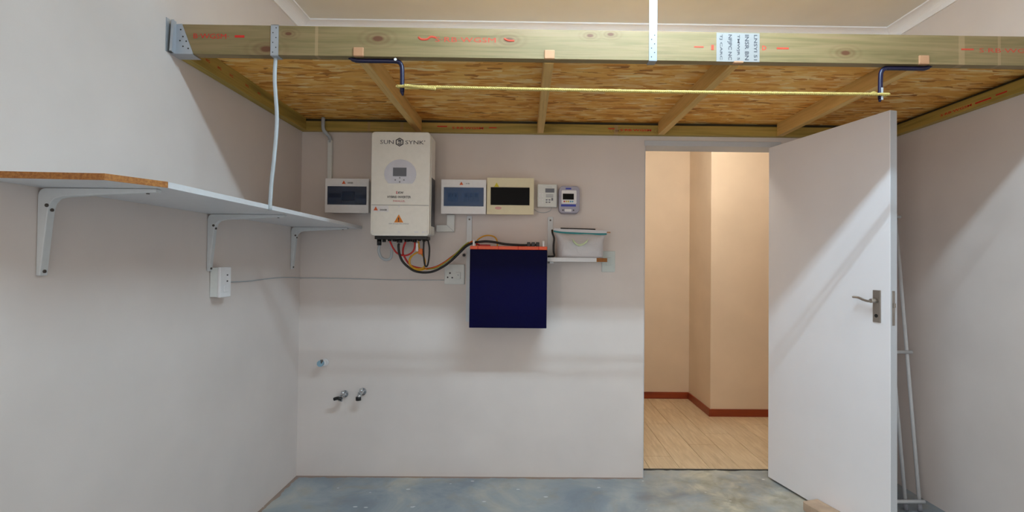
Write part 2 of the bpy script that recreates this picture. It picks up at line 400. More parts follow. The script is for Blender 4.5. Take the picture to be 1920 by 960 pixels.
# passage beyond the door
HX0, HX1 = 1.0, 4.2
bm = bmesh.new(); box(bm, HX0, HX1, 0.128, 2.0, -0.10, -0.004)
fl = struct('floor_hall', bm, 'concrete', 'passage floor of pale wood-look planks beyond the doorway', 'floor')
PL = []
for i in range(3):
    n = N('plank_%d' % i); g = n.noise(n.mapping(scale=(16, 1.6, 1), loc=(i*5, i*3, 0)), 3, 4, 0.6, 0.6)
    t = (0.96, 1.0, 1.04)[i]
    sh = lambda c: tuple(min(1, q*t) for q in c[:3]) + (1,)
    n.col(n.ramp(g, [(0.3, sh(srgb(196, 170, 136))), (0.55, sh(srgb(214, 190, 156))), (0.75, sh(srgb(226, 206, 176)))])); PL.append(n.set(Roughness=0.35))
pw = 0.195
ang = 0.035
for i in range(-1, 13):
    off = (0.0, 0.47, 0.23, 0.7)[i % 4]
    y = 0.130 - off
    while y < 1.95:
        y0, y1 = max(y, 0.130), min(y+0.9, 1.98)
        if y1-y0 > 0.03:
            x0 = 1.6 + i*pw
            b = bmesh.new(); box(b, x0+0.001, x0+pw-0.001, y0+0.001, y1-0.001, -0.004, 0.006, bevel=0.0012, seg=1)
            part('floor_plank', b, PL[random.randrange(3)], fl)
        y += 0.9
FY, NY, NX = 1.82, 1.25, 2.985
bm = bmesh.new(); box(bm, HX0, NX, FY, FY+0.15, 0.0, 2.7)
struct('wall_hall_far', bm, 'hall', 'far passage wall in warm lamp light, seen in left half of doorway', 'wall')
bm = bmesh.new(); box(bm, NX, HX1, NY, FY+0.15, 0.0, 2.7)
struct('wall_hall_near', bm, 'hall', 'projecting passage wall corner, brighter, seen in right half of doorway', 'wall')
bm = bmesh.new(); box(bm, HX0-0.1, HX0, 0.15, FY+.15, 0.0, 2.7)
struct('wall_hall_left', bm, 'hall', 'left end wall of the passage', 'wall')
bm = bmesh.new(); box(bm, HX1, HX1+0.1, 0.15, FY+.15, 0.0, 2.7)
struct('wall_hall_right', bm, 'hall', 'right end wall of the passage', 'wall')
bm = bmesh.new(); box(bm, W+.15, HX1+.1, 0.05, 0.15, 0.0, 2.7)
struct('wall_hall_front', bm, 'hall', 'short passage wall beside the garage', 'wall')
bm = bmesh.new(); box(bm, HX0-0.1, HX1+0.1, 0.15, FY+0.15, 2.7, 2.8)
struct('ceiling_hall', bm, 'cornice', 'white passage ceiling', 'ceiling')
def skirting(name, label, *a):
    bm = bmesh.new(); box(bm, *a, bevel=0.003); struct(name, bm, 'skirt', label, 'skirting board')
skirting('baseboard_hall_far', 'red-brown stained skirting board on far passage wall', HX0, NX-0.013, FY-0.014, FY, 0.006, 0.07)
skirting('baseboard_hall_side', 'red-brown skirting board running toward us round the passage corner', NX-0.014, NX, NY-0.014, FY, 0.006, 0.07)
skirting('baseboard_hall_near', 'red-brown skirting board on nearer projecting passage wall', NX, HX1, NY-0.014, NY, 0.006, 0.07)
# broken screed edge between concrete and planks
bm = bmesh.new(); pts = [(DX0, 0.117)]; x = DX0
while x < 2.955: x += random.uniform(0.02, 0.06); pts.append((min(x, 2.955), 0.117 + random.uniform(-0.008, 0.006)))
pts += [(2.955, 0.131), (DX0, 0.131)]
prism(bm, pts, 'z', -0.001, 0.0035); struct('trim_4', bm, 'hole', 'dark ragged joint between concrete and passage floor', 'threshold')

# ------------------------------------------------------------------ door
TH = 0.228
door = thing('door_1', 'open white flush door swung into the garage with lever handle', 'door', (2.880, 0.0, 0.0), TH-PI/2, kind='structure')
leaf = pbox('door_leaf', 'door', door, 0.003, 0.813, 0.0, 0.040, 0.012, 2.035, bevel=0.0015, local=True)
pbox('edge_strip', 'frame', leaf, 0.813, 0.8145, 0.002, 0.038, 0.013, 2.033, local=True)
pbox('lock_forend', 'nickel', leaf, 0.8145, 0.8165, 0.009, 0.024, 1.035, 1.195, bevel=0.0006, local=True, label='brushed steel lock plate on door edge')
pbox('latch_bolt', 'nickel', leaf, 0.8160, 0.825, 0.012, 0.021, 1.118, 1.138, bevel=0.002, local=True)
pbox('handle_plate', 'nickel', leaf, 0.728, 0.768, -0.007, 0.0, 1.043, 1.195, bevel=0.002, local=True)
bm = bmesh.new(); cyl(bm, (0.748, -0.005, 1.145), 0.010, -0.036); part('handle_neck', bm, 'nickel', leaf, local=True)
bm = bmesh.new(); tube(bm, [(0.752, -0.041, 1.143), (0.735, -0.044, 1.143), (0.710, -0.044, 1.148), (0.685, -0.044, 1.156), (0.655, -0.042, 1.157)], 0.0075, 12, sq=(0.75, 1.1)); part('lever', bm, 'nickel', leaf, local=True)
bm = bmesh.new(); cyl(bm, (0.748, -0.0065, 1.074), 0.0085, -0.002); part('keyhole', bm, 'black', leaf, local=True)
for hz in (0.25, 1.75):
    b = bmesh.new(); cyl(b, (0.012, 0.047, hz), 0.006, 0.10, 'z', 12); part('hinge', b, 'frame', door, local=True)
bm = bmesh.new(); box(bm, DX0-0.004, 2.956, -0.006, 0.15, DZ+0.004, DZ+0.036, bevel=0.002)
part('frame_head', bm, 'frame', door)
bm = bmesh.new(); box(bm, DX0-0.001, DX0+0.003, 0.0, 0.15, 0.0, DZ+0.004); part('frame_jamb', bm, 'frame', door)
bm = bmesh.new(); box(bm, 2.955, 2.975, -0.004, 0.15, 0.0, DZ+0.004, bevel=0.001); box(bm, 2.922, 2.956, 0.0, 0.018, 0.0, DZ+0.004); part('frame_jamb', bm, 'frame', door)
# brick propping the door: in leaf direction
def dl(l, n): return (2.880 + math.sin(TH)*l + math.cos(TH)*n, -math.cos(TH)*l + math.sin(TH)*n)
c0 = dl(0.395, -0.100)
bk = bmesh.new(); box(bk, 0, 0.222, 0, 0.095, 0, 0.055, bevel=0.008, seg=2)
for v in bk.verts: v.co += Vector((random.uniform(-.002, .002), random.uniform(-.002, .002), random.uniform(-.001, .001) if v.co.z > .02 else 0))
o = part('brick', bk, 'brick'); o.location = (c0[0], c0[1], 0.001); o.rotation_euler = (0, 0, TH-PI/2+0.03)
tag(o, 'dusty beige brick on the floor at the foot of the open door', 'brick')

# ------------------------------------------------------------------ loft
YF, YB = -1.1594, -1.1214           # front beam faces
ZB, ZT, ZO = 2.102, 2.2174, 2.176   # underside, top of beam, underside of board
loft = thing('storage_loft', 'timber storage loft of green-tinted pine beams and chipboard-strand decking under the ceiling', 'loft', (0, 0, ZB))
beam = pbox('front_beam', 'beam', loft, 0.004, W-0.002, YF, YB, ZB, ZT, bevel=0.0012, label='long pale green treated pine beam with red stamps')
ZB2 = 2.099
pbox('ledger', 'ledgerx', loft, 0.004, W-0.004, -0.040, -0.002, ZB2, ZO-0.020, bevel=0.001, label='olive pine ledger fixed to the back wall')
pbox('ledger', 'ledgery', loft, 0.002, 0.040, YB, -0.041, ZB2, ZO, bevel=0.001, label='olive pine ledger fixed to the left wall')
pbox('ledger', 'ledgery', loft, W-0.040, W-0.002, YB, -0.041, ZB2, ZO-0.020, bevel=0.001, label='olive pine ledger fixed to the right wall')
pbox('gap_shade_strip', 'gapshade', loft, 0.004, W-0.004, -0.014, -0.002, ZO-0.020, ZO, label='dark strip standing in for shade in the gap above back ledger')  # strip added; its dark colour paints the shade in the gap
pbox('gap_shade_strip', 'gapshade', loft, W-0.014, W-0.002, YB, -0.041, ZO-0.020, ZO, label='dark strip standing in for shade in the gap above right ledger')
for k, jx in enumerate((0.7215, 1.4621, 2.2002, 2.9300)):
    pbox('joist', 'joist', loft, jx-0.019, jx+0.019, YB, -0.041, ZB2, ZO, bevel=0.001)
    if k != 2: pbox('joist_end', 'endgrain', loft, jx-0.020, jx+0.020, YF-0.006, YF+0.01, ZB-0.001, ZB+0.034, bevel=0.003, label='cut end of joist notched through the front beam')
    else: pbox('joist_end', 'endgrain', loft, jx-0.018, jx+0.018, YF-0.006, YF+0.01, ZB-0.006, ZB, bevel=0.001, label='sliver of joist end below the paper note')
for a, b in ((0.002, 1.4615), (1.4627, 2.9295), (2.9305, W-0.002)):
    pbox('strand_board', 'osb', loft, a, b, YB, -0.002, ZO, ZO+0.018)
# stamps
def stamp(par, mat, *a, label=None, **k):
    bm = bmesh.new(); text(bm, *a, **k); return part('red_stamp', bm, mat, par, label)
def dash(par, mat, *a): bm = bmesh.new(); box(bm, *a); return part('red_dash', bm, mat, par)
stamp(beam, 'redink', 'B·WGSM·', 0.152, 2.172, 0.019, YF-0.0008, bold=0.0, width=0.135, label='red mill stamp reading B WGSM')
dash(beam, 'redink', 0.243, 0.280, YF-0.001, YF-0.0004, 2.168, 2.177)
stamp(beam, 'redinkfaint', 'S·RB·WGSM', 1.135, 2.172, 0.019, YF-0.0008, bold=0.0, width=0.235, label='faint red mill stamp on middle of the beam')
bm = bmesh.new(); tube(bm, [(0.952, YF-0.0006, 2.181), (0.962, YF-0.0006, 2.172), (0.985, YF-0.0006, 2.172), (1.0, YF-0.0006, 2.182), (1.02, YF-0.0006, 2.179)], 0.0045, 6, sq=(1, 0.12))
part('red_stroke', bm, 'redinkfaint', beam); bm = bmesh.new(); tube(bm, [(1.285, YF-0.0006, 2.180), (1.300, YF-0.0006, 2.172), (1.325, YF-0.0006, 2.171)], 0.004, 6, sq=(1, 0.12))
part('red_stroke', bm, 'redinkfaint', beam)
for a in ((2.027, 2.064, 2.155, 2.160), (2.094, 2.104, 2.146, 2.166), (2.351, 2.398, 2.153, 2.160), (3.079, 3.128, 2.160, 2.166)):
    dash(beam, 'redinkfaint', a[0], a[1], YF-0.001, YF-0.0004, a[2], a[3])
stamp(beam, 'redinkfaint', 'D', 2.302, 2.157, 0.018, YF-0.0006, bold=0.03)
stamp(beam, 'redinkfaint', 'S·RB·WGSM', 3.27, 2.160, 0.017, YF-0.0008, bold=0.0, width=0.24, label='red mill stamp at right end of the beam')
for a in ((0.835, 0.895, 2.130, 2.136), (1.149, 1.196, 2.126, 2.131), (1.876, 1.915, 2.130, 2.135)): dash(loft, 'redink', a[0], a[1], -0.0415, -0.0400, a[2], a[3])
for x in (1.02, 2.045): stamp(loft, 'redink', 'S·RB·WGSM', x, 2.125, 0.013, -0.0408, bold=0.02, width=0.19)
stamp(loft, 'redink', 'S·RB·WGSM', -0.53, 2.119, 0.012, W-0.0408, facing='-x', bold=0.02, width=0.19)
dash(loft, 'redink', W-0.0415, W-0.040, -0.73, -0.645, 2.115, 2.122); dash(loft, 'redink', W-0.0415, W-0.040, -0.81, -0.755, 2.120, 2.126)
for yy in (-1.0, -0.92, -0.83, -0.7, -0.59): stamp(loft, 'redink', 'WG', yy, 2.139, 0.012, 0.0408, facing='+x', bold=0.02)
# joist hanger on left wall
bm = bmesh.new()
prism(bm, [(0.018, 2.216), (0.040, 2.218), (0.085, ZB), (0.018, ZB)], 'y', YF-0.0022, YF-0.0004)
box(bm, 0.0005, 0.0025, YF-0.034, YF, ZB-0.002, 2.228)
prism(bm, [(YF-0.0022, 2.225), (YF-0.020, 2.225), (YF-0.028, ZB), (YF-0.0022, ZB-0.004)], 'x', 0.0165, 0.0190)
prism(bm, [(YF-0.0200, 2.225), (YF-0.0215, 2.225), (YF-0.0295, ZB), (YF-0.0280, ZB)], 'x', 0.0125, 0.0225)
box(bm, 0.0005, 0.085, YF-0.01, YB+0.01, ZB-0.004, ZB-0.002)
hg = part('beam_hanger', bm, 'galv', loft, label='galvanised steel hanger holding beam to left wall')
bm = bmesh.new()
for hx, hz in ((0.036, 2.195), (0.045, 2.168), (0.034, 2.152), (0.058, 2.150), (0.046, 2.130), (0.066, 2.122)):
    bm = bmesh.new(); cyl(bm, (hx, YF-0.0020, hz), 0.0030, -0.0010, sides=10); part('nail_hole', bm, 'hole', hg)
# hoop-iron straps
def strap_holes(par, x, y, zs, w_=0.006):
    for i, z in enumerate(zs):
        bm = bmesh.new(); cyl(bm, (x + (w_ if i % 2 else -w_), y-0.0006, z), 0.0022, -0.0008, sides=8); part('nail_hole', bm, 'hole', par)
bm = bmesh.new(); box(bm, 1.850, 1.881, YF-0.0022, YF-0.0004, ZB-0.002, ZT); box(bm, 1.850, 1.881, YF-0.0022, YF-0.0006, ZT, H-0.002); box(bm, 1.850, 1.881, YF-0.0022, YB, ZB-0.003, ZB-0.001)
s1 = part('hoop_iron_strap', bm, 'strap', loft, label='punched galvanised strap running up from beam to ceiling')
strap_holes(s1, 1.8655, YF-0.0020, [2.115+i*0.017 for i in range(6)])
bm = bmesh.new(); box(bm, 0.382, 0.412, YF-0.0026, YF-0.0004, ZB-0.002, ZT+0.002); box(bm, 0.382, 0.412, YF-0.0026, YB, ZT+0.0005, ZT+0.002); box(bm, 0.382, 0.412, YF-0.0026, YB, ZB-0.003, ZB-0.001)
s2 = part('hoop_iron_strap', bm, 'galv', loft, label='punched grey strap wrapped round left end of beam')
strap_holes(s2, 0.397, YF-0.0024, [2.112+i*0.019 for i in range(6)])
# paper note pinned on the beam
pn = pbox('paper_note', 'paper', loft, 2.114, 2.283, YF-0.0016, YF-0.0004, 2.101, 2.214, label='white paper note with rows of sideways grey print')
for i, (s_, hh) in enumerate((('TJ CARC', .012), ('NFJPC NC', .018), ('TMWJR 5', .012), ('INSR BN', .016), ('LNSYI 51', .013))):
    bm = bmesh.new(); text(bm, s_, 2.131+i*0.034, 2.157, hh, YF-0.0022, rot=-PI/2, bold=0.02, width=0.100); part('print', bm, 'darkink', pn)

# shelf tie strap
bm = bmesh.new()
tube(bm, [(0.392, -1.140, 2.100), (0.390, -1.140, 2.01), (0.401, -1.140, 1.86), (0.394, -1.140, 1.72), (0.384, -1.140, 1.60), (0.3800, -1.140, 1.502)], 0.0085, 8, sq=(0.9, 0.55))
o = part('hanging_conduit', bm, 'hose', origin=(0.38, -1.14, 1.502), smooth=True)
tag(o, 'thin blue-grey conduit hanging from beam down to front edge of long shelf', 'conduit')

# ------------------------------------------------------------------ hooks and rope
def make_hook(x_out, x_in, label):
    h = thing('utility_hook', label, 'hook', (x_in, -1.140, ZB), group='dark blue hooks under the loft beam')
    s_ = 1 if x_in > x_out else -1; z = ZB-0.0098; R = 0.0085
    bm = bmesh.new()
    pts = [(x_out, -1.14, z+.006), (x_out+s_*0.012, -1.14, z+0.002), (x_out+s_*0.03, -1.14, z), (x_in-s_*0.035, -1.14, z), (x_in-s_*0.012, -1.14, z-0.003), (x_in-s_*0.002, -1.14, z-0.014), (x_in+s_*.002, -1.14, z-0.035), (x_in+s_*.003, -1.14, 1.985), (x_in+s_*.003, -1.14, 1.972)]
    tube(bm, pts, R, 12, sub=4)
    tube(bm, [(x_in+s_*.003, -1.14, 1.9725), (x_in+s_*.006, -1.14, 1.958)], [R, 0.0035], 12, smooth=False)
    part('rod', bm, 'hook', h, smooth=True)
    tp = bmesh.new(); tube(tp, [(x_out+s_*0.002, -1.14, z+0.006), (x_out-s_*0.014, -1.14, z+0.0085)], [0.008, 0.002], 12, smooth=False); part('tip', tp, 'hook', h)
    return h
hk1 = make_hook(0.690, 0.884, 'dark blue L-shaped hook under beam at the left end of yellow rope')
hk2 = make_hook(2.965, 2.776, 'dark blue L-shaped hook under beam above the open door, right end of rope')
bm = bmesh.new(); cyl(bm, (0.862, -1.151, ZB-0.007), 0.0055, -0.003, sides=12); part('screw', bm, 'white', hk1)
bm = bmesh.new(); box(bm, 2.770, 2.778, -1.1500, -1.1480, 1.963, 2.012, bevel=0.0008); part('pale_patch', bm, 'hose', hk2, label='pale patch on the blue coating')  # pale strip laid along the front of the rod
def strands(bm, p0, p1, r, hr, pitch, k=3, sag=0.0):
    p0, p1 = Vector(p0), Vector(p1); d = p1-p0; L = d.length; t = d.normalized()
    a = Vector((0, 0, 1)); a = (a - t*a.dot(t)).normalized(); b = t.cross(a); nseg = int(L/pitch*8)
    for s_ in range(k):
        pts = []
        for i in range(nseg+1):
            u = i/nseg; ph = 2*PI*(u*L/pitch + s_/k)
            pts.append(p0 + d*u + a*(math.cos(ph)*hr - sag*4*u*(1-u)) + b*math.sin(ph)*hr)
        tube(bm, pts, r, 5, smooth=False)
rp = thing('rope', 'yellow twisted rope stretched between the two dark blue hooks', 'rope', (0.885, -1.155, 1.985))
bm = bmesh.new(); strands(bm, (0.872, -1.1525, 1.990), (2.800, -1.1525, 1.984), 0.0034, 0.0030, 0.024, sag=0.004); part('rope_line', bm, 'rope', rp, smooth=True)
bm = bmesh.new(); strands(bm, (0.90, -1.159, 1.991), (1.02, -1.157, 1.980), 0.0034, 0.0034, 0.020)
strands(bm, (0.90, -1.150, 1.984), (1.03, -1.152, 1.988), 0.003, 0.003, 0.020)
tube(bm, [(0.870, -1.153, 1.990), (0.868, -1.140, 1.992), (0.882, -1.128, 1.990), (0.900, -1.138, 1.989), (0.905, -1.152, 1.988)], 0.0045, 8)
part('rope_knot', bm, 'rope', rp, label='lashed double turn next to left hook', smooth=True)
bm = bmesh.new(); tube(bm, [(2.79, -1.1525, 1.984), (2.797, -1.138, 1.984), (2.780, -1.1265, 1.984), (2.762, -1.138, 1.984), (2.750, -1.1525, 1.986), (2.735, -1.154, 1.990), (2.722, -1.152, 1.983)], 0.0042, 8)
part('rope_loop', bm, 'rope', rp, smooth=True)

# ------------------------------------------------------------------ long shelf and its brackets
sz0, sz1 = 1.506, 1.523
sh = thing('wall_shelf', 'long white melamine shelf on left wall with one sawn-off corner', 'shelf', (0, -0.9, sz0))
bm = bmesh.new(); prism(bm, [(0.001, -0.002), (0.374, -0.002), (0.374, -1.700), (0.305, -1.828), (0.001, -1.848)], 'z', sz0, sz1); part('board', bm, 'lamwhite', sh)
bm = bmesh.new(); prism(bm, [(0.001, -1.848), (0.305, -1.828), (0.3745, -1.700), (0.3765, -1.701), (0.3065, -1.8300), (0.001, -1.850)], 'z', sz0, sz1); part('raw_edge', bm, 'chip', sh, label='raw brown chipboard edge at the sawn end')
bm = bmesh.new(); box(bm, 0.374, 0.3755, -1.699, -0.002, sz0, sz1); part('edge_strip', bm, 'lamwhite', sh)
def make_bracket(y, label, drop=0.248):
    b = thing('shelf_bracket', label, 'bracket', (0, y, sz0), group='white steel brackets under the long shelf')
    z1 = sz0-0.0006; pts = [(0.001, z1-0.022)]
    arc = [(0.022-0.0205*math.cos(a), z1-0.022+0.0215*math.sin(a)) for a in (0.4, 0.8, 1.2, PI/2)]
    pts = [(0.001, z1-drop), (0.001, z1-0.022)] + arc + [(0.330, z1), (0.330, z1-0.010), (0.070, z1-0.024)]
    pts += [(0.042+0.026*math.cos(a), z1-0.050+0.026*math.sin(a)) for a in (1.25, 1.9, 2.5, PI)][0:0]
    pts += [(0.048, z1-0.030), (0.036, z1-0.042), (0.030, z1-0.060), (0.012, z1-drop)]
    m_ = bmesh.new(); prism(m_, pts, 'y', y-0.012, y+0.012, bevel=0.002); part('arm', m_, 'bracket', b)
    for (x, z, ax, d) in ((0.029, z1-0.062, 'x', 0.004), (0.012, z1-drop+0.012, 'x', 0.004)):
        m_ = bmesh.new(); cyl(m_, (x, y, z), 0.0048, d, ax, 12); part('screw', m_, 'screw', b)
    m_ = bmesh.new(); cyl(m_, (0.30, y, z1-0.011), 0.0045, -0.003, 'z', 12); part('screw', m_, 'screw', b)
    m_ = bmesh.new(); cyl(m_, (0.028, y-0.012, z1-0.050), 0.0052, -0.0025, 'y', 12); part('bolt', m_, 'screw', b)
    return b
bA = make_bracket(-1.672, 'white shelf bracket nearest the viewer, under the sawn-off end of shelf')
bB = copy_thing(bA, (0, -0.905, sz0)); bB['label'] = 'white shelf bracket just above the surface-mounted socket box'
bC = copy_thing(bA, (0, -0.118, sz0)); bC['label'] = 'farthest white shelf bracket, close to the room corner'

# ------------------------------------------------------------------ surface socket box on left wall and its cable
sb = thing('socket_box', 'white surface-mounted socket box on left wall below the middle bracket', 'socket', (0, -0.86, 1.145))
pbox('back_box', 'offwhite', sb, 0.001, 0.036, -0.893, -0.815, 1.144, 1.273, bevel=0.003)
fp = pbox('face_plate', 'white', sb, 0.036, 0.048, -0.895, -0.813, 1.142, 1.275, bevel=0.003)
for (yy, zz) in ((-0.842, 1.213), (-0.842, 1.240)):
    m_ = bmesh.new(); box(m_, 0.0478, 0.0488, yy-0.005, yy+0.005, zz-0.003, zz+0.003); part('socket_slot', m_, 'darkink', fp)
pbox('rocker', 'white', sb, 0.048, 0.052, -0.870, -0.840, 1.165, 1.195, bevel=0.0015)
cb = ptube('surface_cable', 'hose', None, [(0.004, -0.812, 1.206), (0.0045, -0.6, 1.203), (0.004, -0.4, 1.209), (0.004, -0.2, 1.211), (0.005, -0.02, 1.203), (0.02, -0.0045, 1.202), (0.3, -0.004, 1.201), (0.6, -0.004, 1.196), (0.883, -0.004, 1.198)], 0.0024, sides=8)
tag(cb, 'thin grey cable along the wall between socket box and wall socket', 'cable')

# ------------------------------------------------------------------ wall socket and blank switch on back wall
ws = thing('wall_socket', 'square white three-pin wall socket left of the navy battery', 'socket', (0.946, 0, 1.173))
pl_ = pbox('face_plate', 'offwhite', ws, 0.885, 1.008, -0.012, -0.0005, 1.173, 1.296, bevel=0.004)
for (x, z, r) in ((0.919, 1.241, 0.0055), (0.905, 1.215, 0.005), (0.933, 1.213, 0.005)):
    m_ = bmesh.new(); cyl(m_, (x, -0.0115, z), r, -0.0012, sides=12); part('pin_hole', m_, 'darkink', pl_)
pbox('rocker', 'offwhite', ws, 0.953, 0.984, -0.018, -0.011, 1.205, 1.247, bevel=0.002)
m_ = bmesh.new(); text(m_, 'O|I', 0.969, 1.229, 0.008, -0.0186, bold=0.02); part('rocker_mark', m_, 'greyink', pl_)
bs = thing('blank_plate', 'pale green-grey blank switch plate beside the small right shelf', 'switch plate', (1.889, 0, 1.257))
pbox('face_plate', 'greencap', bs, 1.849, 1.930, -0.010, -0.0005, 1.257, 1.386, bevel=0.003)
pbox('rocker', 'greencap', bs, 1.874, 1.905, -0.013, -0.009, 1.297, 1.345, bevel=0.0015)

# ------------------------------------------------------------------ inverter
iv = thing('solar_inverter', 'tall cream-white solar inverter cabinet with round display, mounted on back wall', 'inverter', (0.664, 0, 1.455))
x0, x1, z0, z1 = 0.4975, 0.8310, 1.4545, 2.046
bm = bmesh.new(); prism(bm, rrect(x0, x1, z0, z1, 0.020), 'y', -0.238, -0.200, bevel=0.004); part('front_cover', bm, 'inverter', iv)
bm = bmesh.new(); prism(bm, rrect(x0+0.006, x1+0.002, z0+0.008, z1-0.008, 0.012), 'y', -0.200, -0.085); part('body', bm, 'inverter', iv)
bm = bmesh.new()
for i in range(14): box(bm, x0+0.014+i*0.0235, x0+0.020+i*0.0235, -0.085, -0.022, z0+0.05, z0+0.34)
box(bm, x0+0.012, x1-0.006, -0.085, -0.070, z0+0.04, z0+0.36); o = part('heatsink', bm, 'heatsink', iv); o['label'] = 'finned grey heatsink behind the cover'
pbox('side_vent', 'heatsink', iv, x1+0.002, x1+0.0035, -0.195, -0.090, z0+0.06, z0+0.34, label='dark grey vent panel on right side')
pbox('wall_plate', 'galv', iv, x0+0.06, x1-0.06, -0.022, -0.001, z0+0.30, z1-0.05)
F = -0.2382
bm = bmesh.new(); box(bm, x0+0.004, x1-0.004, F-0.0012, F, 1.6275, 1.6295); part('seam', bm, 'greyink', iv)
cvp = pbox('lower_cover', 'inverter', iv, x0+0.012, x1-0.010, F-0.003, F, 1.470, 1.626, bevel=0.001)
bm = bmesh.new(); prism(bm, circle_pts(0.6635, 1.806, 0.0905, 0.082, 40)[:0] or [(0.6635+0.0905*math.cos(a), 1.806+0.082*math.sin(a)) for a in [(-0.72 + k*(PI+1.44)/36) for k in range(37)]], 'y', F-0.003, F+0.001)
dp = part('display_panel', bm, 'panelgrey', iv, label='round pale lilac control panel')
pbox('screen', 'lcd', dp, 0.6225, 0.6985, F-0.0045, F-0.0025, 1.792, 1.841, label='grey rectangular LCD')
for (x, z) in ((0.636, 1.771), (0.661, 1.760), (0.685, 1.771), (0.661, 1.783)):
    bm = bmesh.new(); cyl(bm, (x, F-0.003, z), 0.0045, -0.0015, sides=12); part('button', bm, 'greyink', dp)
# wordmark and emblem
bm = bmesh.new(); text(bm, 'SUN', 0.585, 1.987, 0.022, F-0.0008, width=0.076); part('wordmark', bm, 'darkink', iv, label='thin grey lettering SUN')
bm = bmesh.new(); text(bm, "SYNK'", 0.745, 1.987, 0.022, F-0.0008, width=0.112); part('wordmark', bm, 'darkink', iv, label='thin grey lettering SYNK')
bm = bmesh.new()
for k in range(6):
    a, b_ = PI/6+k*PI/3, PI/6+(k+1)*PI/3
    prism(bm, [(0.6565+r*math.cos(q), 1.987+r*math.sin(q)) for r, q in ((0.025, a), (0.025, b_), (0.019, b_), (0.019, a))], 'y', F-0.0012, F)
prism(bm, [(0.6455, 1.998), (0.6565, 2.002), (0.668, 1.996), (0.664, 1.990), (0.656, 1.994), (0.651, 1.992)], 'y', F-0.0012, F)
prism(bm, [(0.6455, 1.992), (0.650, 1.986), (0.664, 1.984), (0.668, 1.978), (0.668, 1.984), (0.662, 1.990), (0.650, 1.990)], 'y', F-0.0012, F)
prism(bm, [(0.6455, 1.976), (0.6565, 1.972), (0.668, 1.976), (0.662, 1.981), (0.656, 1.978), (0.650, 1.982)], 'y', F-0.0012, F)
part('hexagon_emblem', bm, 'darkink', iv, label='dark hexagon emblem between the two words')
bm = bmesh.new(); text(bm, '5', 0.645, 1.699, 0.015, F-0.0008, bold=0.05); part('print', bm, 'pinkink', iv)
bm = bmesh.new(); text(bm, 'KW', 0.668, 1.699, 0.013, F-0.0008, bold=0.03); part('print', bm, 'darkink', iv); bm = bmesh.new(); text(bm, 'HYBRID INVERTER', 0.6585, 1.6745, 0.013, F-0.0008, bold=0.02, width=0.133); part('print', bm, 'darkink', iv)
bm = bmesh.new(); text(bm, 'PARALLEL', 0.659, 1.6515, 0.009, F-0.0008, bold=0.01, width=0.068); part('print', bm, 'pinkink', iv)
def triangle(bm, x, z, s_, y): prism(bm, [(x-s_, z-s_*0.75), (x+s_, z-s_*0.75), (x, z+s_)], 'y', y-0.0008, y, bevel=0)
def warn(par, x, z, s_, y, mat='warnred', lab='orange warning triangle'):
    bm = bmesh.new(); triangle(bm, x, z, s_, y); t = part('warning_triangle', bm, mat, par, lab)
    return t
def bang(par, x, z, s_, y):
    bm = bmesh.new(); text(bm, '!', x, z-s_*0.12, s_*1.0, y-0.0012, bold=0.04); part('exclamation_mark', bm, 'darkink', par)
warn(iv, 0.6585, 1.549, 0.026, F-0.003, 'warn'); bang(iv, 0.6585, 1.549, 0.026, F-0.003)
bm = bmesh.new(); text(bm, 'RISK OF ELECTRIC SHOCK', 0.660, 1.5225, 0.0065, F-0.0036, width=0.112); part('print', bm, 'greyink', iv)
stk = pbox('sticker', 'white', iv, 0.512, 0.600, F-0.0036, F-0.003, 1.589, 1.624, label='small white sticker with warning triangle')
warn(stk, 0.528, 1.606, 0.0125, F-0.0037); 
bm = bmesh.new(); text(bm, 'DANGER', 0.572, 1.600, 0.009, F-0.0042, bold=0.03, width=0.040); part('print', bm, 'darkink', stk)
for (x, z) in ((0.511, 1.478), (0.817, 1.478), (0.6595, 1.6195), (0.6600, 1.4765)):
    bm = bmesh.new(); cyl(bm, (x, F-0.003, z), 0.0040, -0.0015, sides=12); part('screw', bm, 'white', iv)
pbox('label_strip', 'white', iv, 0.748, 0.770, F-0.0040, F-0.003, 1.472, 1.480); pbox('label_strip', 'white', iv, 0.790, 0.806, F-0.0040, F-0.003, 1.472, 1.480)
# glands
bm = bmesh.new(); box(bm, 0.508, 0.812, -0.19, -0.10, 1.436, 1.4548, bevel=0.003); gb = part('gland_plate', bm, 'black', iv, label='black connector block under the inverter')
for (x, zz, r) in ((0.523, 1.402, 0.013), (0.551, 1.421, 0.010), (0.583, 1.427, 0.011), (0.612, 1.425, 0.012), (0.645, 1.418, 0.016), (0.683, 1.424, 0.013), (0.706, 1.426, 0.010), (0.730, 1.422, 0.012), (0.757, 1.430, 0.009), (0.784, 1.426, 0.009), (0.803, 1.430, 0.008)):
    bm = bmesh.new(); cyl(bm, (x, -0.145 if abs(x-.645) > .001 else -0.160, 1.438), r, zz-1.438, 'z', 12); part('cable_gland', bm, 'black', gb)

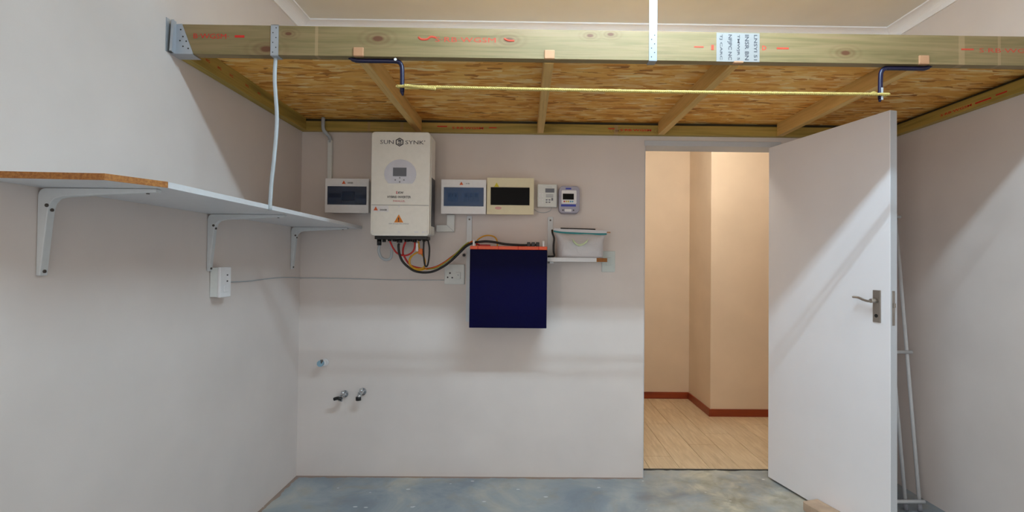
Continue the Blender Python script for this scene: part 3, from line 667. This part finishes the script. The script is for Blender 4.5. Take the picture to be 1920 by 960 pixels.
def cable(name, mat, pts, r, label, cat='cable', extra=None):
    o = thing(name, label, cat, pts[0]) if extra else None
    if o is None:
        bm = bmesh.new(); tube(bm, pts, r, 10); return tag(part(name, bm, mat, origin=pts[0], smooth=True), label, cat)
    bm = bmesh.new(); tube(bm, pts, r, 10); part('sheath', bm, mat, o, smooth=True); return o
Y = -0.145
def yy(p, y=None): return [(a, y if y is not None else b, c) for a, b, c in p]
cable('flexible_conduit', 'hose', yy([(0.523, 0, 1.405), (0.518, 0, 1.371), (0.531, 0, 1.335), (0.560, 0, 1.318), (0.588, 0, 1.330), (0.594, 0, 1.370), (0.586, 0, 1.426)], -0.135), 0.0080, 'short pale grey hose looping under left side of the inverter', 'hose')
cable('power_cable', 'red', yy([(0.583, 0, 1.430), (0.589, 0, 1.415), (0.601, 0, 1.390), (0.623, 0, 1.361), (0.652, 0, 1.346), (0.681, 0, 1.345), (0.709, 0, 1.358), (0.727, 0, 1.384), (0.730, 0, 1.425)], -0.14), 0.0052, 'red cable looping below the inverter')
cable('power_cable', 'red', [(0.672, -0.125, 1.425), (0.662, -0.125, 1.400), (0.655, -0.118, 1.370), (0.662, -0.115, 1.340), (0.705, -0.115, 1.285), (0.79, -0.115, 1.268), (0.85, -0.115, 1.279), (0.90, -0.115, 1.306), (0.935, -0.118, 1.332), (0.975, -0.12, 1.363), (1.02, -0.125, 1.403), (1.062, -0.13, 1.420), (1.10, -0.14, 1.4130), (1.112, -0.15, 1.4085)], 0.0055, 'red battery cable beside the black one, ending on top of battery')
cable('battery_cable', 'cableblack', [(0.645, -0.172, 1.4120), (0.644, -0.178, 1.395), (0.650, -0.18, 1.353), (0.668, -0.18, 1.311), (0.700, -0.18, 1.279), (0.739, -0.18, 1.255), (0.792, -0.18, 1.2465), (0.845, -0.18, 1.253), (0.898, -0.18, 1.278), (0.947, -0.18, 1.314), (1.002, -0.185, 1.367), (1.040, -0.195, 1.402), (1.080, -0.205, 1.420), (1.106, -0.21, 1.4245), (1.154, -0.21, 1.429), (1.202, -0.21, 1.4245), (1.266, -0.21, 1.414), (1.346, -0.21, 1.4095), (1.40, -0.21, 1.4105), (1.454, -0.21, 1.413)], 0.0070, 'thick black cable sagging from the inverter to the battery top')
cable('data_cable', 'cableorange', [(0.800, -0.146, 1.2640), (0.843, -0.148, 1.272), (0.896, -0.150, 1.298), (0.949, -0.152, 1.336), (1.001, -0.155, 1.384), (1.035, -0.157, 1.410), (1.062, -0.150, 1.428), (1.075, -0.13, 1.434)], 0.0045, 'orange cable riding above the sagging black cable')
cable('earth_cable', 'cablegreen', [(0.81, -0.160, 1.2640), (0.86, -0.162, 1.2730), (0.91, -0.163, 1.302), (0.960, -0.164, 1.343), (1.003, -0.167, 1.387), (1.030, -0.169, 1.412), (1.050, -0.170, 1.425)], 0.0035, 'green-yellow earth cable beside the orange one')
lp = thing('yellow_cable_loop', 'yellow cable coiled in a ring below the inverter', 'cable', (0.745, -0.14, 1.264))
bm = bmesh.new(); tube(bm, yy([(0.747, 0, 1.428), (0.749, 0, 1.420), (0.754, 0, 1.390), (0.758, 0, 1.366), (0.742, 0, 1.362), (0.714, 0, 1.344), (0.699, 0, 1.318), (0.703, 0, 1.290), (0.729, 0, 1.270), (0.761, 0, 1.266), (0.785, 0, 1.280), (0.789, 0, 1.310), (0.780, 0, 1.338), (0.765, 0, 1.357)], -0.130), 0.0050, 10); part('sheath', bm, 'cableyellow', lp, smooth=True)
bm = bmesh.new(); tube(bm, yy([(0.708, 0, 1.345), (0.695, 0, 1.317), (0.700, 0, 1.286), (0.728, 0, 1.263), (0.765, 0, 1.259), (0.80, 0, 1.2700)], -0.125), 0.0045, 10); part('sheath', bm, 'cableyellow', lp, smooth=True)
pbox('connector', 'cableorange', lp, 0.752, 0.777, -0.150, -0.128, 1.352, 1.385, bevel=0.003, label='orange plug')
pbox('tag', 'white', lp, 0.739, 0.751, -0.150, -0.146, 1.370, 1.416, bevel=0.001, label='white paper tag')
cable('black_cable_loop', 'cableblack', yy([(0.784, 0, 1.440), (0.782, 0, 1.391), (0.784, 0, 1.337), (0.790, 0, 1.293), (0.799, 0, 1.281), (0.808, 0, 1.293), (0.815, 0, 1.338), (0.816, 0, 1.391), (0.806, 0, 1.440)], -0.145), 0.0048, 'thin black cable hanging in a narrow loop under right side of inverter')

# ------------------------------------------------------------------ distribution boards
def board(x0, x1, z0, z1, d, win, mat, winmat, name, label, breakers, tri, trimat, txt, handle, tab='white'):
    b = thing(name, label, 'fuse box', ((x0+x1)/2, 0, z0))
    bm = bmesh.new(); prism(bm, rrect(x0+0.006, x1-0.006, z0+0.006, z1-0.006, 0.006, 3), 'y', -d+0.014, -0.001); part('back_box', bm, mat, b)
    # cover as a ring round the window opening, so the breakers sit in a real recess
    wx0, wx1, wz0, wz1 = win
    bm = bmesh.new()
    for a in ((x0, wx0, z0, z1), (wx1, x1, z0, z1), (wx0, wx1, z0, wz0), (wx0, wx1, wz1, z1)): box(bm, a[0], a[1], -d, -d+0.014, a[2], a[3])
    bmesh.ops.remove_doubles(bm, verts=bm.verts[:], dist=1e-5)
    part('front_cover', bm, mat, b)
    wn = pbox('window', winmat, b, wx0+0.001, wx1-0.001, -d-0.004, -d+0.001, wz0+0.001, wz1-0.001, bevel=0.001, label='tinted flip-up window' if winmat != 'blackdoor' else 'black flip-up window')
    for br in breakers:
        q = pbox('breaker', br[4], b, br[0], br[1], -d+0.004, -d+0.013, br[2], br[3], bevel=0.001)
        pbox('toggle', 'black', q, br[0]+0.006, br[1]-0.006, -d+0.0015, -d+0.005, (br[2]+br[3])/2, br[3]-0.006)
    hx, hz, hw = handle
    bm = bmesh.new(); prism(bm, [(hx+hw*math.cos(a), hz+hw*0.55*math.sin(a)) for a in [PI+PI*k/12 for k in range(13)]], 'y', -d-0.003, -d+0.001); part('finger_tab', bm, tab, b)
    bm = bmesh.new(); triangle(bm, tri[0], tri[1], tri[2], -d); t = part('warning_triangle', bm, trimat, b)
    if txt:
        bm = bmesh.new(); text(bm, txt[0], txt[1], txt[2], txt[3], -d-0.0008, bold=0.03, width=txt[4]); part('print', bm, txt[5], b)
    return b
board(0.186, 0.443, 1.5945, 1.798, 0.100, (0.199, 0.431, 1.642, 1.7525), 'white', 'tintdark', 'fuse_box', 'white fuse box left of the inverter with dark blue tinted window',
      [(0.283, 0.357, 1.668, 1.722, 'black')] + [(0.2, 0.282, 1.655, 1.715, 'breaker'), (0.358, 0.43, 1.655, 1.708, 'breaker')], (0.295, 1.775, 0.0115), 'warnred', ('DANGER', 0.334, 1.773, 0.009, 0.032, 'darkink'), (0.314, 1.642, 0.030))
board(0.874, 1.140, 1.596, 1.800, 0.100, (0.889, 1.127, 1.641, 1.754), 'white', 'tint', 'fuse_box', 'white fuse box right of the inverter with mid-blue tinted window',
      [(0.912, 0.930, 1.672, 1.722, 'breaker'), (0.931, 0.949, 1.672, 1.722, 'breaker'), (0.950, 0.972, 1.672, 1.722, 'breaker'), (1.008, 1.036, 1.670, 1.724, 'breaker'), (1.037, 1.065, 1.670, 1.724, 'breaker'), (1.066, 1.096, 1.670, 1.724, 'breaker')],
      (0.993, 1.777, 0.0115), 'warnred', ('AC DB', 1.030, 1.777, 0.008, 0.022, 'greyink'), (1.007, 1.641, 0.030))
d3 = board(1.1445, 1.4260, 1.5975, 1.8165, 0.083, (1.1665, 1.4005, 1.6525, 1.760), 'cream', 'blackdoor', 'fuse_box', 'cream fuse box with black window and yellow warning triangle',
      [], (1.202, 1.773, 0.0155), 'warnyel', None, (1.280, 1.6525, 0.030), 'cream')
bm = bmesh.new(); prism(bm, circle_pts(1.213, 1.6350, 0.020, 0.009, 20), 'y', -0.0838, -0.083); part('sticker', bm, 'palepink', d3, 'faint pink sticker')
# flex entering the left board and white conduit
cc = thing('conduit_drop', 'white conduit rising from left fuse box to grey flexible pipe in loft corner', 'conduit', (0.18, 0, 1.796))
bm = bmesh.new(); box(bm, 0.166, 0.192, -0.026, -0.001, 1.792, 2.045, bevel=0.003); part('conduit', bm, 'offwhite', cc)
ptube('flexible_pipe', 'hose', cc, [(0.180, -0.018, 2.030), (0.179, -0.022, 2.060), (0.165, -0.046, 2.082), (0.152, -0.060, 2.105), (0.151, -0.060, 2.172)], 0.0105, label='grey flexible pipe')
# trunking L
tk = thing('cable_trunking', 'white L-shaped cable trunking from fuse box to right side of inverter', 'trunking', (0.92, 0, 1.493))
bm = bmesh.new(); prism(bm, [(0.898, 1.5955), (0.944, 1.5955), (0.944, 1.493), (0.835, 1.493), (0.835, 1.533), (0.898, 1.533)], 'y', -0.030, -0.001, bevel=0.0015); part('lid', bm, 'offwhite', tk)
bm = bmesh.new(); prism(bm, [(0.898, 1.5328), (0.899, 1.5338), (0.9445, 1.4935), (0.9435, 1.4925)], 'y', -0.0306, -0.030); part('mitre_joint', bm, 'greyink', tk)

# ------------------------------------------------------------------ two small meters
m1 = thing('keypad_meter', 'small pale grey prepaid electricity keypad with display', 'meter', (1.508, 0, 1.65))
pbox('case', 'offwhite', m1, 1.448, 1.568, -0.042, -0.001, 1.648, 1.790, bevel=0.006)
fr = pbox('screen', 'lcd', m1, 1.496, 1.551, -0.0435, -0.0415, 1.737, 1.762)
for i in range(3): pbox('print_line', 'greyink', m1, 1.500, 1.545, -0.0426, -0.0418, 1.722-i*0.007, 1.725-i*0.007)
bm = bmesh.new(); text(bm, '1234', 1.5215, 1.765+0.006, 0.005, -0.0424, width=0.03); part('print', bm, 'greyink', m1)
bk_ = bmesh.new(); box(bk_, 0, 0.011, 0, 0.003, 0, 0.008, bevel=0.001, seg=1)
for (x, z) in ((1.458, 1.730), (1.474, 1.730), (1.458, 1.712), (1.474, 1.712), (1.458, 1.694), (1.474, 1.694), (1.458, 1.676), (1.474, 1.676), (1.499, 1.692), (1.516, 1.692), (1.533, 1.692), (1.499, 1.678), (1.516, 1.678), (1.533, 1.700)):
    b = bmesh.new(); box(b, x, x+0.011, -0.0445, -0.041, z-0.004, z+0.004, bevel=0.001, seg=1); part('button', b, 'greyink' if x > 1.49 else 'white', m1)
ptube('lead', 'hose', m1, [(1.535, -0.02, 1.648), (1.530, -0.012, 1.632), (1.505, -0.006, 1.620), (1.475, -0.005, 1.618), (1.448, -0.005, 1.626), (1.430, -0.006, 1.640)], 0.0016, sides=6)
m2 = thing('energy_meter', 'rounded lilac-grey energy monitor with black screen and blue band', 'meter', (1.641, 0, 1.61))
bm = bmesh.new(); prism(bm, rrect(1.578, 1.704, 1.610, 1.777, 0.026), 'y', -0.060, -0.001, bevel=0.006); part('case', bm, 'meterlilac', m2)
bm = bmesh.new(); prism(bm, rrect(1.594, 1.684, 1.668, 1.749, 0.006, 3), 'y', -0.0615, -0.0595); fc = part('face_plate', bm, 'white', m2)
pbox('screen', 'blackdoor', m2, 1.601, 1.668, -0.0630, -0.0612, 1.693, 1.729, bevel=0.0006)
pbox('name_badge', 'blueprint', m2, 1.618, 1.652, -0.0612, -0.0598, 1.755, 1.764)
pbox('blue_band', 'blueprint', m2, 1.591, 1.681, -0.0612, -0.0598, 1.651, 1.664)
for i, mt in enumerate(('redbtn', 'yellowbtn', 'yellowbtn', 'bluebtn', 'bluebtn')): pbox('button', mt, m2, 1.606+i*0.0125, 1.615+i*0.0125, -0.0640, -0.0612, 1.677, 1.686, bevel=0.001)
pbox('seal_cover', 'white', m2, 1.614, 1.654, -0.0625, -0.0598, 1.620, 1.636, bevel=0.001)
for x in (1.603, 1.667):
    bm = bmesh.new(); cyl(bm, (x, -0.060, 1.629), 0.0045, -0.002, sides=12); part('seal_screw', bm, 'darkink', m2)

# ------------------------------------------------------------------ battery
bt = thing('wall_battery', 'square navy blue battery pack with orange top strip, hung on back wall', 'battery', (1.284, 0, 0.942))
bm = bmesh.new(); box(bm, 1.0665, 1.5010, -0.268, -0.070, 0.941, 1.381, bevel=0.003); part('case', bm, 'navy', bt)
bm = bmesh.new(); box(bm, 1.0665, 1.5010, -0.268, -0.070, 1.3815, 1.4005, bevel=0.002); op = part('terminal_panel', bm, 'orange', bt, label='orange terminal panel along the top')
for x in (1.111, 1.226, 1.337, 1.453): pbox('panel_notch', 'redink', op, x-0.0022, x+0.0022, -0.2690, -0.255, 1.382, 1.4009)
for x in (1.086, 1.479):
    bm = bmesh.new(); tube(bm, [(x, -0.258, 1.399), (x, -0.258, 1.420), (x, -0.250, 1.430), (x, -0.20, 1.430), (x, -0.192, 1.420), (x, -0.192, 1.399)], 0.0058, 10, sub=4); part('handle', bm, 'white', bt, 'white grab handle')
for x in (1.397, 1.422, 1.448):
    pbox('connector', 'black', bt, x-0.010, x+0.010, -0.222, -0.198, 1.399, 1.427, bevel=0.003)
pbox('connector', 'red', bt, 1.112, 1.174, -0.190, -0.160, 1.399, 1.412, bevel=0.003, label='red terminal cover')
ptube('communication_lead', 'cableyellow', bt, [(1.088, -0.10, 1.400), (1.090, -0.09, 1.438), (1.121, -0.08, 1.463), (1.158, -0.08, 1.470), (1.191, -0.08, 1.462), (1.208, -0.085, 1.439), (1.211, -0.10, 1.400)], 0.0042, label='orange-yellow lead arching over battery top')
bm = bmesh.new(); box(bm, 1.09, 1.48, -0.070, -0.012, 0.98, 1.36); part('mounting_plate', bm, 'galv', bt)
def strip(x0, x1, z0, z1, label):
    s_ = thing('mounting_strip', label, 'bracket', ((x0+x1)/2, 0, z0), group='white steel wall strips holding battery and small shelf')
    bm = bmesh.new(); prism(bm, rrect(x0, x1, z0, z1, 0.008, 3), 'y', -0.011, -0.0005, bevel=0.001); part('strip', bm, 'bracket', s_)
    for z in (z1-0.022,):
        b = bmesh.new(); cyl(b, ((x0+x1)/2, -0.0105, z), 0.0055, -0.002, sides=12); part('screw', b, 'screw', s_)
    return s_
strip(1.018, 1.049, 0.945, 1.593, 'long white steel wall strip down left side of the battery')
st = strip(1.514, 1.546, 1.343, 1.593, 'short white steel wall strip standing up at right of battery')
bm = bmesh.new(); cyl(bm, (1.003, -0.001, 1.352), 0.009, -0.012); cyl(bm, (1.003, -0.012, 1.352), 0.005, -0.004)
o = part('wall_plug', bm, 'darkink', origin=(1.003, 0, 1.352)); tag(o, 'dark screw head in the wall left of battery', 'screw')

# ------------------------------------------------------------------ small right shelf, bag, rod, black cable
ss = thing('small_shelf', 'short white board shelf right of the battery with sawn end', 'shelf', (1.65, 0, 1.317))
bm = bmesh.new(); prism(bm, [(1.505, -0.002), (1.86, -0.002), (1.86, -0.13), (1.789, -0.20), (1.505, -0.20)], 'z', 1.3175, 1.3405); part('board', bm, 'lamwhite', ss)
bm = bmesh.new(); prism(bm, [(1.789, -0.2005), (1.8605, -0.1305), (1.8615, -0.1315), (1.7897, -0.2022)], 'z', 1.3175, 1.3405); part('raw_edge', bm, 'chip', ss, 'raw brown sawn corner')
bm = bmesh.new(); box(bm, 1.519, 1.541, -0.185, -0.001, 1.306, 1.3170, bevel=0.001); part('bracket_arm', bm, 'bracket', ss)
bg = thing('zip_bag', 'milky white plastic zip bag with teal zip line standing on small shelf', 'bag', (1.70, -0.12, 1.3405))
b = bmesh.new(); NXs, NZs = 14, 9
def bag_pt(u, v, side):
    xl = 1.566 + (1.546-1.566)*max(0, (v-0.75)/0.25); xr = 1.838 + (1.852-1.838)*max(0, (v-0.75)/0.25)
    x = xl + (xr-xl)*u; z = 1.3415 + (1.488-0.018*u*0.5-1.3415)*v
    th = 0.052*(1-v**3)*(1-abs(2*u-1)**5)**0.5 + 0.0015
    wob = 0.004*math.sin(9*u+5*v)*math.cos(7*v)*(1 if 0.05 < u < 0.95 else 0)
    return Vector((x, -0.125 + side*(th) + (wob if side < 0 else 0), z))
grid = {}
for side in (-1, 1):
    for i in range(NXs+1):
        for j in range(NZs+1): grid[side, i, j] = b.verts.new(bag_pt(i/NXs, j/NZs, side))
    for i in range(NXs):
        for j in range(NZs):
            f = b.faces.new([grid[side, *q] for q in ((i, j), (i+1, j), (i+1, j+1), (i, j+1))]); f.smooth = True
for j in range(NZs):
    for i in (0, NXs): b.faces.new([grid[-1, i, j], grid[-1, i, j+1], grid[1, i, j+1], grid[1, i, j]])
for i in range(NXs): 
    for j in (0, NZs): b.faces.new([grid[-1, i, j], grid[-1, i+1, j], grid[1, i+1, j], grid[1, i, j]])
bmesh.ops.recalc_face_normals(b, faces=b.faces[:]); part('bag_body', b, 'bag', bg, smooth=True)
bm = bmesh.new(); tube(bm, [(1.543, -0.1275, 1.497), (1.60, -0.128, 1.4895), (1.70, -0.128, 1.4855), (1.80, -0.128, 1.4825), (1.858, -0.1275, 1.4835)], 0.0052, 8, sq=(1, 0.5)); part('zip', bm, 'teal', bg, 'teal press-zip line')
bm = bmesh.new(); prism(bm, [(1.545, 1.498), (1.60, 1.491), (1.70, 1.487), (1.80, 1.484), (1.862, 1.486), (1.866, 1.503), (1.74, 1.508), (1.60, 1.511), (1.547, 1.514)], 'y', -0.1285, -0.1265); part('bag_flap', bm, 'bag', bg)
bm = bmesh.new()
prism(bm, [(1.650, 1.452), (1.655, 1.432), (1.672, 1.415), (1.690, 1.407), (1.712, 1.414), (1.735, 1.430), (1.742, 1.452), (1.732, 1.440), (1.712, 1.424), (1.690, 1.418), (1.672, 1.426), (1.660, 1.440)], 'y', -0.187, -0.168); part('bag_print', bm, 'palegreen', bg, 'pale green shield-like print')
pbox('corner_tab', 'endgrain', bg, 1.858, 1.880, -0.129, -0.126, 1.489, 1.497)
o = ptube('black_rod', 'black', None, [(1.585, -0.121, 1.5145), (1.792, -0.119, 1.5105)], 0.0040, smooth=False, sides=8); tag(o, 'thin black stick lying across the top of the zip bag', 'stick')
o = ptube('black_charger_lead', 'cableblack', None, [(1.536, -0.11, 1.505), (1.5380, -0.12, 1.485), (1.548, -0.12, 1.455), (1.545, -0.12, 1.415), (1.546, -0.12, 1.375), (1.549, -0.125, 1.352), (1.530, -0.13, 1.3475), (1.514, -0.14, 1.3475)], 0.0058, sides=8); tag(o, 'black lead hanging between the bag and the short wall strip', 'cable')

# ------------------------------------------------------------------ plumbing stubs
t1 = thing('capped_pipe', 'capped pipe stub with pale blue plug, highest of the three water points', 'pipe stub', (0.158, 0, 0.700))
bm = bmesh.new(); cyl(bm, (0.165, -0.001, 0.690), 0.022, -0.012); cyl(bm, (0.165, -0.012, 0.690), 0.016, -0.040); part('pipe', bm, 'white', t1)
bm = bmesh.new(); cyl(bm, (0.160, -0.050, 0.694), 0.019, -0.024, sides=8); part('cap', bm, 'bluecap', t1, 'pale blue plug')
bm = bmesh.new(); tube(bm, [(0.168, -0.066, 0.682), (0.170, -0.070, 0.716)], [0.006, 0.008], 8, smooth=False); part('screw', bm, 'screw', t1)
def tap(x, z, label, spin):
    t = thing('stop_tap', label, 'tap', (x, 0, z), group='two angle taps low on the back wall')
    bm = bmesh.new(); cyl(bm, (x+0.004, -0.001, z+0.012), 0.022, -0.007); part('flange', bm, 'chrome', t)
    bm = bmesh.new(); cyl(bm, (x+0.004, -0.007, z+0.012), 0.013, -0.050); cyl(bm, (x+0.004, -0.034, z+0.012), 0.011, 0.024, 'z'); tube(bm, [(x+0.003, -0.052, z+0.012), (x-0.003, -0.060, z-0.018)], 0.013, 12, smooth=False); part('body', bm, 'chrome', t)
    bm = bmesh.new()
    if spin: tube(bm, [(x-0.036, -0.068, z-0.004), (x-0.012, -0.071, z+0.003), (x+0.010, -0.068, z-0.005)], 0.010, 10)
    else: cyl(bm, (x-0.003, -0.062, z-0.026), 0.016, 0.020, 'z')
    part('handle', bm, 'black', t, 'black tap handle')
    return t
tap(0.282, 0.487, 'chrome stop tap with wide black handle, left of the low pair', True)
tap(0.392, 0.502, 'chrome stop tap with stubby black cap, right of the low pair', False)

# ------------------------------------------------------------------ white frame leaning behind the door
ar = thing('clothes_airer', 'folded white tubular clothes airer leaning in corner behind the open door', 'clothes airer', (3.3, -0.3, 0))
def fx(x, z, dx=0.0, off=0.0): t = z/1.62; return (x + dx*t, -0.405 + 0.255*t + off, z)
for (x, dx, off) in ((3.505, 0.055, 0.0), (3.437, 0.040, 0.01), (3.105, 0.02, 0.0), (3.172, 0.02, 0.01)):
    bm = bmesh.new(); tube(bm, [fx(x, 0.012, dx, off), fx(x, 1.62, dx, off)], 0.0095, 10, smooth=False); part('tube_leg', bm, 'airer', ar)
    bm = bmesh.new(); tube(bm, [fx(x, 0.001, dx, off), fx(x, 0.04, dx, off)], 0.0125, 10, smooth=False); part('rubber_foot', bm, 'greyink', ar)
for z, r in ((0.055, 0.010), (0.83, 0.0095), (1.60, 0.009)):
    bm = bmesh.new(); a = fx(3.085, z, 0.02, -0.018); c_ = fx(3.520, z, 0.055, -0.018); tube(bm, [a, c_], r, 8, smooth=False); part('crossbar', bm, 'airer', ar)

# ------------------------------------------------------------------ lamps
M['tube'] = emit('fluorescent_tube', (0.63, 0.85, 1.0, 1), TUBE)
M['tube2'] = emit('rear_fill_tube', (1.0, 0.96, 0.92, 1), REAR)
def fluorescent(cx, cy, label, tm):
    L = thing('fluorescent_lamp', label, 'ceiling light', (cx, cy, H-0.001), group='double fluorescent battens on the ceiling')
    bm = bmesh.new(); box(bm, cx-0.62, cx+0.62, cy-0.020, cy+0.020, H-0.045, H-0.001, bevel=0.004); part('batten', bm, 'white', L)
    for s_ in (-1, 1):
        bm = bmesh.new(); cyl(bm, (cx-0.59, cy+s_*0.021, 2.705), 0.010, 1.18, 'x', 12); part('tube', bm, tm, L)
        for e in (-1, 1): 
            bm = bmesh.new(); box(bm, cx+e*0.605-0.014, cx+e*0.605+0.014, cy+s_*0.021-0.013, cy+s_*0.021+0.013, 2.690, H-0.010, bevel=0.003); part('lamp_holder', bm, 'white', L)
    return L
fluorescent(1.85, -1.790, 'double fluorescent batten on the ceiling in front of the loft', 'tube')
fluorescent(1.80, -4.6, 'unseen double fluorescent batten added as fill at the rear of the garage ceiling', 'tube2')  # extra batten out of view, added to raise the fill
hl = thing('ceiling_lamp', 'warm round glass lamp on the passage ceiling', 'ceiling light', (2.62, 0.48, 2.69))
bm = bmesh.new(); cyl(bm, (2.62, 0.48, 2.699), 0.06, -0.02, 'z'); cyl(bm, (2.62, 0.48, 2.68), 0.006, -0.17, 'z', 8); part('base', bm, 'white', hl)
bm = bmesh.new(); bmesh.ops.create_uvsphere(bm, u_segments=20, v_segments=12, radius=0.09)
for v in bm.verts: v.co = Vector((2.62+v.co.x, 0.48+v.co.y, 2.45+v.co.z*0.6))
M['globe'] = emit('lamp_globe', (1.0, 0.92, 0.77, 1), HALL); part('globe', bm, 'globe', hl, smooth=True)
